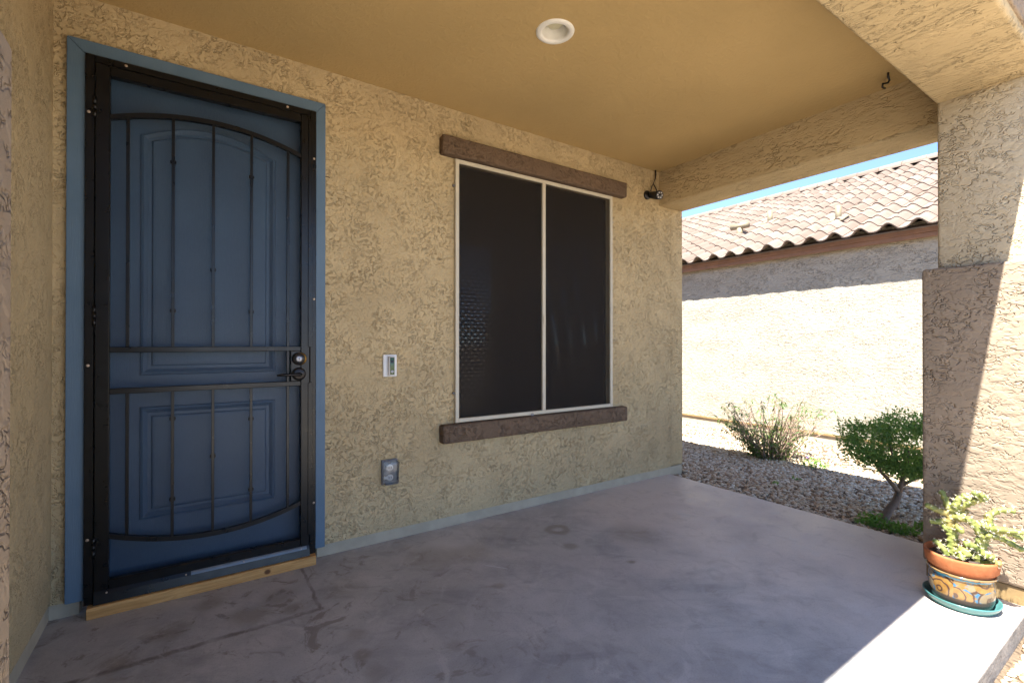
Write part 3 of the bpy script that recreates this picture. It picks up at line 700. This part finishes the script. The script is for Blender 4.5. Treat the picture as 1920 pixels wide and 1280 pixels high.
def soil_disc():
    b = B(); n = 26; c = b.bm.verts.new((PX, PY, .212)); rings = []
    for j in range(1, 9):
        rr = .1155 * j / 8; rings.append([b.bm.verts.new((PX + rr * math.cos(2 * math.pi * k / n), PY + rr * math.sin(2 * math.pi * k / n), .208 + random.uniform(-.004, .005) * (j < 8))) for k in range(n)])
    for k in range(n): b.bm.faces.new([c, rings[0][k], rings[0][(k + 1) % n]])
    for r0, r1 in zip(rings, rings[1:]):
        for k in range(n): b.bm.faces.new([r0[k], r1[k], r1[(k + 1) % n], r0[(k + 1) % n]])
    b.obj('soil', M['soil'], tp)
soil_disc()
cac = thing('cactus', 'branching spiny green cactus growing in the terracotta pot', 'cactus', (PX, PY, .21))
spV, spF = [], []
def cactus_branch(pts, r0, r1, bumps=9):
    pts = [Vector(p) for p in pts]; L = sum((b - a).length for a, b in zip(pts, pts[1:]))
    n = max(14, int(L / .0035)); seg = 16
    def at(t):                                             # smooth interpolation along the polyline
        f = t * (len(pts) - 1); i = min(int(f), len(pts) - 2); u = f - i
        p0 = pts[max(i - 1, 0)]; p1 = pts[i]; p2 = pts[i + 1]; p3 = pts[min(i + 2, len(pts) - 1)]
        return .5 * ((2 * p1) + (p2 - p0) * u + (2 * p0 - 5 * p1 + 4 * p2 - p3) * u * u + (3 * p1 - p0 - 3 * p2 + p3) * u ** 3)
    b = B(); rings = []; prev = None
    for i in range(n + 1):
        t = i / n; c = at(t); dd = (at(min(1, t + .02)) - at(max(0, t - .02))).normalized()
        if prev is None:
            a = dd.cross(Vector((.3, .2, 1))).normalized()
        else: a = (prev - dd * prev.dot(dd)).normalized()
        prev = a; bb = dd.cross(a)
        tip = math.sqrt(max(0.0, 1 - max(0, (t - 1 + r1 * 1.2 / L) / (r1 * 1.2 / L)) ** 2)) if L > r1 * 1.2 else 1
        base = min(1, .75 + t * L / .02 * .25)
        ring = []
        for k in range(seg):
            th = 2 * math.pi * k / seg; ph = t * L / .013 * math.pi
            tub = max(0, math.cos(ph + th * 2)) * max(0, math.cos(ph - th * 2 + 1.2)) if True else 0
            rr = (r0 + (r1 - r0) * t) * base * (.82 + .38 * tub) * max(tip, .06)
            nrm = a * math.cos(th) + bb * math.sin(th); p = c + nrm * rr
            ring.append(b.bm.verts.new(p))
            if tub > .62 and tip > .3 and random.random() < .8:
                for _ in range(5):
                    dv = (nrm + Vector((random.gauss(0, .6), random.gauss(0, .6), random.gauss(0, .6)))).normalized(); ln = random.uniform(.008, .017)
                    sd_ = dv.cross(Vector((random.random(), random.random(), random.random()))).normalized() * .0006
                    s2 = dv.cross(sd_).normalized() * .0006; k0 = len(spV)
                    spV.extend([tuple(p + sd_), tuple(p - sd_ * .5 + s2), tuple(p - sd_ * .5 - s2), tuple(p + dv * ln)]); spF.extend([(k0, k0 + 1, k0 + 3), (k0 + 1, k0 + 2, k0 + 3), (k0 + 2, k0, k0 + 3)])
        rings.append(ring)
    for q0, q1 in zip(rings, rings[1:]):
        for k in range(seg): b.bm.faces.new([q0[k], q0[(k + 1) % seg], q1[(k + 1) % seg], q1[k]])
    b.bm.faces.new(rings[-1])
    b.obj('stem', M['cactus'], cac, True)
def cp(u, v, dx=0.0):                                       # a spot over the pot: sideways along the column face, up, and out from it
    return (PX + dx, PY - (u - 1797) / 545.0, .215 + (1020 - v) / 400.0)
CB = [
    ([cp(1783, 1024), cp(1781, 985), cp(1778, 945)], .017, .016), ([cp(1822, 1024, .01), cp(1831, 995, .01), cp(1838, 972, .005)], .019, .018),
    ([cp(1778, 950), cp(1755, 943, -.02), cp(1730, 936, -.03)], .011, .010), ([cp(1778, 955), cp(1752, 966, -.015), cp(1738, 966, -.02)], .010, .009),
    ([cp(1777, 946), cp(1765, 925, .02), cp(1754, 908, .03)], .011, .009), ([cp(1780, 945), cp(1790, 925, -.02), cp(1800, 908, -.02)], .012, .010),
    ([cp(1782, 948), cp(1805, 925), cp(1826, 912, -.01), cp(1846, 903, -.01)], .011, .009), ([cp(1783, 950), cp(1800, 948, -.03), cp(1822, 945, -.04)], .012, .010),
    ([cp(1838, 975), cp(1846, 950), cp(1848, 930)], .014, .012), ([cp(1847, 935), cp(1866, 922, .01), cp(1893, 918, .01)], .010, .008),
    ([cp(1846, 958), cp(1876, 952, -.02), cp(1908, 949, -.02)], .011, .008), ([cp(1848, 962), cp(1882, 958), cp(1914, 966, .02)], .010, .008),
    ([cp(1845, 970), cp(1868, 974, .03), cp(1903, 987, .04)], .010, .008), ([cp(1838, 975), cp(1825, 955, -.03), cp(1815, 940, -.05)], .012, .010),
    ([cp(1835, 1000), cp(1850, 1003, -.04), cp(1862, 998, -.06)], .010, .008), ([cp(1836, 1024), cp(1854, 1016, -.02), cp(1872, 1010, -.03)], .011, .009),
    ([cp(1795, 1015, -.03), cp(1808, 1002, -.055), cp(1822, 1008, -.075)], .013, .011), ([cp(1775, 1022, -.03), cp(1762, 1006, -.04), cp(1748, 998, -.04)], .010, .008),
    ([cp(1770, 1024, .02), cp(1762, 1010, .03), cp(1752, 1012, .04)], .009, .008), ([cp(1800, 1024, -.06), cp(1806, 1010, -.075), cp(1812, 1016, -.09)], .010, .008),
    ([cp(1785, 975), cp(1796, 965, -.03), cp(1806, 972, -.05)], .011, .009), ([cp(1828, 1000), cp(1818, 990, -.04), cp(1808, 990, -.055)], .011, .010),
]
for k in range(16):
    src = CB[random.choice((0, 1, 0, 1, 8, 6, 7, 13))][0]; t_ = random.uniform(.25, .95); i_ = min(int(t_ * (len(src) - 1)), len(src) - 2)
    q = Vector(src[i_]).lerp(Vector(src[i_ + 1]), t_ * (len(src) - 1) - i_); an = random.uniform(0, 6.28)
    dv = Vector((math.cos(an) * .8 - .25, math.sin(an), random.uniform(.0, .8))).normalized() * random.uniform(.03, .06)
    if q.x + dv.x > 3.09: dv.x = -dv.x
    CB.append(([q, q + dv * .5 + Vector((0, 0, .004)), q + dv + Vector((0, 0, .012))], .0095, .008))
for pts, a, c_ in CB: cactus_branch(pts, a * 1.5, c_ * 1.45)
o = np_mesh('spines', spV, spF, M['spine'], cac); o['kind'] = 'stuff'

# ------------------------------------------------------------------ plants in the side yard
def leaves(P, D, N, L, W):
    """pointed folded leaves: base, two mid edge points, raised midrib point, tip (four triangles each)"""
    P, D, N = map(np.asarray, (P, D, N)); D = D / np.linalg.norm(D, axis=1, keepdims=True)
    S = np.cross(D, N); S /= np.linalg.norm(S, axis=1, keepdims=True) + 1e-9; N = np.cross(S, D)
    L = np.asarray(L)[:, None]; W = np.asarray(W)[:, None]
    mid = P + D * L * .45
    V = np.stack([P, mid - S * W / 2 + N * W * .18, mid, mid + S * W / 2 + N * W * .18, P + D * L - N * L * .06], 1).reshape(-1, 3)
    T = np.array([[0, 2, 1], [0, 3, 2], [1, 2, 4], [2, 3, 4]]); F = (T[None] + (np.arange(len(P)) * 5)[:, None, None]).reshape(-1, 3)
    return V, F
def unit(n): v = rng.normal(size=(n, 3)); return v / np.linalg.norm(v, axis=1, keepdims=True)
# topiary
TX, TY = 3.93, -1.53; tz = float(gz(np.array(TX), np.array(TY)))
tree = thing('topiary_shrub', 'rounded green clipped shrub on a bent forked trunk beside the slab', 'shrub', (TX, TY, tz))
fk = (TX + .17, TY - .02, .155)
b = B()
b.tube([(TX - .02, TY + .02, tz - .03), (TX + .02, TY + .01, .01), (TX + .06, TY, .05), (TX + .12, TY - .01, .08), (TX + .16, TY - .015, .12), fk], [.034, .028, .024, .025, .023, .022], 10)
b.tube([fk, (TX + .13, TY + .01, .22), (TX + .10, TY + .06, .29), (TX + .08, TY + .12, .40)], [.018, .014, .012, .007], 8)
b.tube([fk, (TX + .20, TY - .03, .23), (TX + .24, TY - .04, .30), (TX + .27, TY - .05, .44)], [.019, .015, .012, .006], 8)
b.tube([(TX + .19, TY - .03, .20), (TX + .25, TY - .10, .26), (TX + .31, TY - .16, .34)], [.012, .010, .007], 8)
b.tube([(TX + .24, TY - .04, .30), (TX + .19, TY + .02, .38), (TX + .17, TY + .03, .5)], [.010, .008, .005], 7)
b.obj('trunk', M['bark'], tree, True)
cc = np.array([TX + .27, TY - .02, .435])
ncl = 310; u = unit(ncl); u[:, 2] = np.where(u[:, 2] < -.55, u[:, 2] * .7, u[:, 2])
u[:, :2] *= np.where(u[:, 2] < 0, 1 + u[:, 2] * .45, 1)[:, None]
rad = rng.uniform(.5, 1.0, ncl) ** .5
wob = 1 + .12 * np.sin(u[:, 0] * 5 + 1) * np.cos(u[:, 1] * 6) + np.where(rng.uniform(0, 1, ncl) < .14, rng.uniform(.05, .16, ncl), 0)
cl = cc + u * (rad * wob)[:, None] * np.array([.35, .365, .235])
per = 34; n = ncl * per
Pn = np.repeat(cl, per, 0) + rng.normal(0, .028, (n, 3)); out = np.repeat(u, per, 0)
Dn = out * .7 + unit(n) * .8 + np.array([0, 0, .25])
V, F = leaves(Pn, Dn, unit(n) + out * .8 + np.array([0, 0, .5]), rng.uniform(.019, .036, n), rng.uniform(.009, .015, n))
np_mesh('crown', V, F, M['topiary'], tree)
# leggy bush by the neighbour's wall
BXX, BYY = 5.47, .05; bz = float(gz(np.array(BXX), np.array(BYY)))
bush = thing('leggy_bush', 'sparse twiggy bush with drooping leaves before the neighbouring wall', 'bush', (BXX, BYY, bz))
b = B(); LP, LD, LN, LL, LW = [], [], [], [], []
side_v = np.array([.8316, -.5554, 0.]); fwd = np.array([.5554, .8316, 0.])
for k in range(120):
    s_ = random.uniform(-1, 1); f_ = random.uniform(-1, 1); h = random.uniform(.42, .80) * (1 - .18 * abs(s_)) * (1 if random.random() < .75 else .6)
    base = np.array([BXX, BYY, bz]) + side_v * s_ * .16 + fwd * f_ * .12
    tip = base + side_v * (s_ * .42 + random.gauss(0, .05)) + fwd * (f_ * .32) + np.array([0, 0, h])
    m1 = base + (tip - base) * .35 + np.array([random.gauss(0, .03), random.gauss(0, .03), .04]) - side_v * s_ * .04
    m2 = base + (tip - base) * .7 + np.array([random.gauss(0, .03), random.gauss(0, .03), .03])
    b.tube([base, m1, m2, tip], [.0055, .0045, .0032, .002], 5)
    for j in range(random.randint(1, 3)):                   # side twigs
        q = m1 + (tip - m1) * random.uniform(.1, .8); e = q + unit(1)[0] * .06 + np.array([0, 0, random.uniform(.03, .12)])
        b.tube([q, (q + e) / 2 + unit(1)[0] * .01, e], [.0026, .002, .0014], 4)
    if random.random() < .7:                                # leafy tips
        for j in range(random.randint(6, 14)):
            q = tip - (tip - m2) * random.uniform(-.05, .6); LP.append(q); d_ = unit(1)[0]; d_[2] = -abs(d_[2]) * .9 + .15; LD.append(d_); LN.append([0, 0, 1]); LL.append(random.uniform(.05, .09)); LW.append(random.uniform(.011, .018))
    for j in range(random.randint(8, 22)):                  # leaves down the stem, denser low on the shaded side
        t_ = random.uniform(.02, .7); q = base + (tip - base) * t_ + unit(1)[0] * .03; LP.append(q); d_ = unit(1)[0]; d_[2] = d_[2] * .6 - .1; LD.append(d_); LN.append([0, 0, 1]); LL.append(random.uniform(.03, .065)); LW.append(random.uniform(.010, .02))
for k in range(230):                                        # a thick leafy patch low on the left
    q = np.array([BXX, BYY, bz + .2]) - side_v * .18 + np.array(unit(1)[0]) * np.array([.15, .15, .15]); LP.append(q); d_ = unit(1)[0]; d_[2] -= .4; LD.append(d_); LN.append([0, 0, 1]); LL.append(random.uniform(.04, .07)); LW.append(random.uniform(.012, .02))
b.obj('stems', M['twig'], bush)
V, F = leaves(LP, LD, np.array(LN) + unit(len(LP)) * .5, LL, LW); np_mesh('foliage', V, F, M['bush_leaf'], bush)
for q in ((BXX - .05, BYY - .12, bz + .03), (BXX + .2, BYY - .3, bz + .04), (BXX - .17, BYY + .12, bz + .2)):
    V, F = leaves(np.repeat([q], 5, 0), np.array([[math.cos(a), math.sin(a), .35] for a in np.linspace(0, 5, 5)]), np.repeat([[0, 0, 1.]], 5, 0), np.full(5, .022), np.full(5, .018)); np_mesh('flower', V, F, M['flower'], bush)
def weed(cx, cy, r, n, h, label, name='weed_clump'):
    z0 = float(gz(np.array(cx), np.array(cy))) + .004
    a = rng.uniform(0, 2 * np.pi, n); rr = r * np.sqrt(rng.uniform(0, 1, n)); P = np.stack([cx + rr * np.cos(a), cy + rr * np.sin(a), z0 + rng.uniform(0, 1, n) ** 1.4 * h * (1.05 - rr / r * .7)], -1)
    D = unit(n) * .7 + np.array([0, 0, .5]); V, F = leaves(P, D, unit(n) * .4 + np.array([0, 0, 1]), rng.uniform(.016, .034, n), rng.uniform(.010, .02, n))
    w = thing(name, label, 'weed', (cx, cy, z0 - .004), 'weeds in the gravel'); np_mesh('leaves', V, F, M['weed'], w)
    b = B()
    for k in range(9):
        e = P[random.randrange(n)]; b.tube([(cx + random.gauss(0, r * .35), cy + random.gauss(0, r * .35), z0 - .006), e], [.0022, .0014], 4)
    b.obj('stalks', M['weed'], w)
weed(3.80, -1.50, .10, 330, .09, 'bright green weeds around the foot of the bent trunk')
weed(3.79, -1.66, .085, 260, .06, 'low bright green weeds at the slab edge left of the pot')
weed(3.99, -1.74, .075, 200, .065, 'green weed tuft in the gravel closest to the corner column')
weed(5.45, -.42, .13, 190, .12, 'bright green weed at the right foot of the twiggy bush')
weed(4.62, -.62, .035, 26, .03, 'tiny green sprout in shaded gravel nearest the bush')
weed(4.25, -.62, .03, 22, .03, 'tiny green sprout in shaded gravel nearest the slab')

# ------------------------------------------------------------------ neighbouring house
NX = 7.5; EX = 7.29; EZ = 2.64; PITCH = .45
nb = thing('neighbour_house', 'cream stucco house next door with a pale tiled roof', 'house', (NX, 1, -.22))
B().box(NX, NX + 9, -3.4, 14, -.10, 2.72).obj('wall', M['nb_wall'], nb)
B().box(NX - .012, NX + .1, -3.41, 14.01, -.118, -.094).obj('screed_shade_strip', M['nb_screed_shade'], nb)  # brown strip stands in for the shade gap at the wall foot
B().box(NX + .012, NX + 8.99, -3.38, 13.9, -.5, -.117).obj('stem_wall', M['strip'], nb)
B().box(EX + .115, EX + .15, -3.9, 14.5, EZ - .145, EZ - .086, .003, 1).obj('fascia', M['nb_fascia'], nb)
B().box(EX + .10, EX + .15, -3.9, 14.5, EZ - .0855, EZ - .02, .003, 1).obj('fascia', M['nb_fascia'], nb)
B().box(EX + .151, NX + .02, -3.88, 14.48, EZ - .13, EZ - .115).obj('soffit', M['nb_wall'], nb)
RXN = 12.1; RZN = EZ + PITCH * (RXN - EX)
b = B(); pp = [(EX + .09, EZ - .03), (EX + .09, EZ - .012), (RXN, RZN - .04), (2 * RXN - EX, EZ - .02), (2 * RXN - EX, EZ - .08), (RXN, RZN - .14)]
f0 = [b.bm.verts.new((x, -3.85, z)) for x, z in pp]; f1 = [b.bm.verts.new((x, 14.4, z)) for x, z in pp]
b.bm.faces.new(f0[::-1]); b.bm.faces.new(f1)
for i in range(6): b.bm.faces.new([f0[i], f0[(i + 1) % 6], f1[(i + 1) % 6], f1[i]])
rf = b.obj('roof_deck', M['nb_dark'], nb)
TW, TL, TE = .30, .40, .315
def tile_mesh():
    n = 12; V = []; F = []
    for s in (0, 1):
        for lay in (0, 1):
            for k in range(n + 1):
                t = k / n; w = t * TW * 1.06
                h = .075 * math.sin(math.pi * min(1, t / .62)) ** 1.15 if t < .62 else -.012 * math.sin(math.pi * (t - .62) / .38)
                V.append((s * TL, w, max(-.014, h) + (.016 if lay == 0 else 0)))
    m = n + 1
    for k in range(n):
        F += [(k, k + 1, 2 * m + k + 1, 2 * m + k), (m + k + 1, m + k, 3 * m + k, 3 * m + k + 1), (k + 1, k, m + k, m + k + 1)]
    F += [(0, 2 * m, 3 * m, m), (n, m + n, 3 * m + n, 2 * m + n)]
    return np.array(V), np.array(F)
tv, tf = tile_mesh()
ang = math.atan(PITCH); rows = int(math.hypot(RXN - EX, RZN - EZ) / TE) + 1
tme = bpy.data.meshes.new('roof_tile'); tme.from_pydata([tuple(v) for v in tv], [], [tuple(f) for f in tf]); tme.materials.append(M['tile'])
tme.polygons.foreach_set('use_smooth', [False] * len(tme.polygons))
# local tile frame: +x up the slope, +y along the eave, +z out of the roof (lifted at the nose so courses overlap)
tilt = -R(3.0)
cr, sr = math.cos(-(ang) - tilt), math.sin(-(ang) - tilt)
def tile_at(r, c):
    s0 = r * TE - .08
    return (EX + s0 * math.cos(ang) - .02 * math.sin(ang), -3.9 + c * TW, EZ + s0 * math.sin(ang) + .012)
cand = []
camp = np.array([0, -2.801, 1.1967]); Fv = np.array([.5554, .8316]); Rv = np.array([.8316, -.5554])
for r in range(rows):
    for c in range(61):
        p = tile_at(r, c); dx, dy = p[0], p[1] + 2.801 + .15; dep = dx * Fv[0] + dy * Fv[1]; uu = 960 + 885 * (dx * Rv[0] + dy * Rv[1]) / dep
        cand.append((dep if 1255 < uu < 1775 else 1000 + dep, r, c))
cand.sort()
restV, restF = [], []
nbl = nb.location
for i, (_, r, c) in enumerate(cand):
    p = tile_at(r, c); jz = random.uniform(-.004, .004); jr = random.gauss(0, .008)
    if i < 300:
        o = bpy.data.objects.new('roof_tile', tme); COL.objects.link(o); o.parent = nb
        o.location = (p[0] - nbl[0], p[1] - nbl[1], p[2] + jz - nbl[2]); o.rotation_euler = (0, -(ang + tilt), jr)
    else:
        V = tv.copy(); a_ = ang + tilt
        x = V[:, 0] * math.cos(a_) - V[:, 2] * math.sin(a_) + p[0]; z = V[:, 0] * math.sin(a_) + V[:, 2] * math.cos(a_) + p[2] + jz
        restF.append(tf + len(restV) * len(tv)); restV.append(np.stack([x, V[:, 1] + p[1], z], -1))
o = np_mesh('far_roof_tiles', np.concatenate(restV), np.concatenate(restF), M['tile'], nb); o['kind'] = 'stuff'
# ridge caps, each overlapping the next
def cap_mesh():
    b = B(); n = 10; rings = []
    for s, rr in ((0, .135), (.42, .115)):
        for dr in (0, -.018): rings.append([b.bm.verts.new(((rr + dr) * math.cos(math.pi * k / n) * 1.1, s, (rr + dr) * math.sin(math.pi * k / n))) for k in range(n + 1)])
    o0, i0, o1, i1 = rings
    for k in range(n):
        b.bm.faces.new([o0[k], o0[k + 1], o1[k + 1], o1[k]]); b.bm.faces.new([i0[k], i1[k], i1[k + 1], i0[k + 1]]); b.bm.faces.new([o0[k], i0[k], i0[k + 1], o0[k + 1]])
    me = b.mesh('ridge_tile'); me.materials.append(M['tile']); return me
cme = cap_mesh()
for k in range(46):
    o = bpy.data.objects.new('ridge_tile', cme); COL.objects.link(o); o.parent = nb
    o.location = (RXN - nbl[0], -3.95 + k * .395 - nbl[1], RZN + .01 + random.uniform(-.006, .006) - nbl[2]); o.rotation_euler = (R(2.0), 0, random.gauss(0, .01))
# roof vents
def roofpt(x): return EZ + PITCH * (x - EX) + .05
def pipe(x, y, h, r):
    z = roofpt(x)
    p = B().tube([(x, y, z - .06), (x, y, z + h)], r, 14).obj('vent_pipe', M['vent'], nb, True)
    B().hexa([(x - .12, y - .11, z - .054 + .02), (x + .12, y - .11, z + .054 + .02), (x - .12, y + .11, z - .054 + .02), (x + .12, y + .11, z + .054 + .02), (x - .12, y - .11, z - .054 + .035), (x + .12, y - .11, z + .054 + .035), (x - .12, y + .11, z - .054 + .035), (x + .12, y + .11, z + .054 + .035)]).obj('flashing', M['vent'], p)
    return p
pipe(8.15, .42, .22, .04); pipe(9.1, 1.95, .22, .045)
vx, vy = 8.5, 2.2; vz = roofpt(vx)
p = B().tube([(vx, vy, vz - .06), (vx, vy, vz + .13)], .055, 16).obj('vent_pipe', M['vent'], nb, True)
B().tube([(vx - .02, vy + .16, vz + .17), (vx + .02, vy - .16, vz + .17)], .058, 16).obj('vent_cap', M['vent'], p, True)
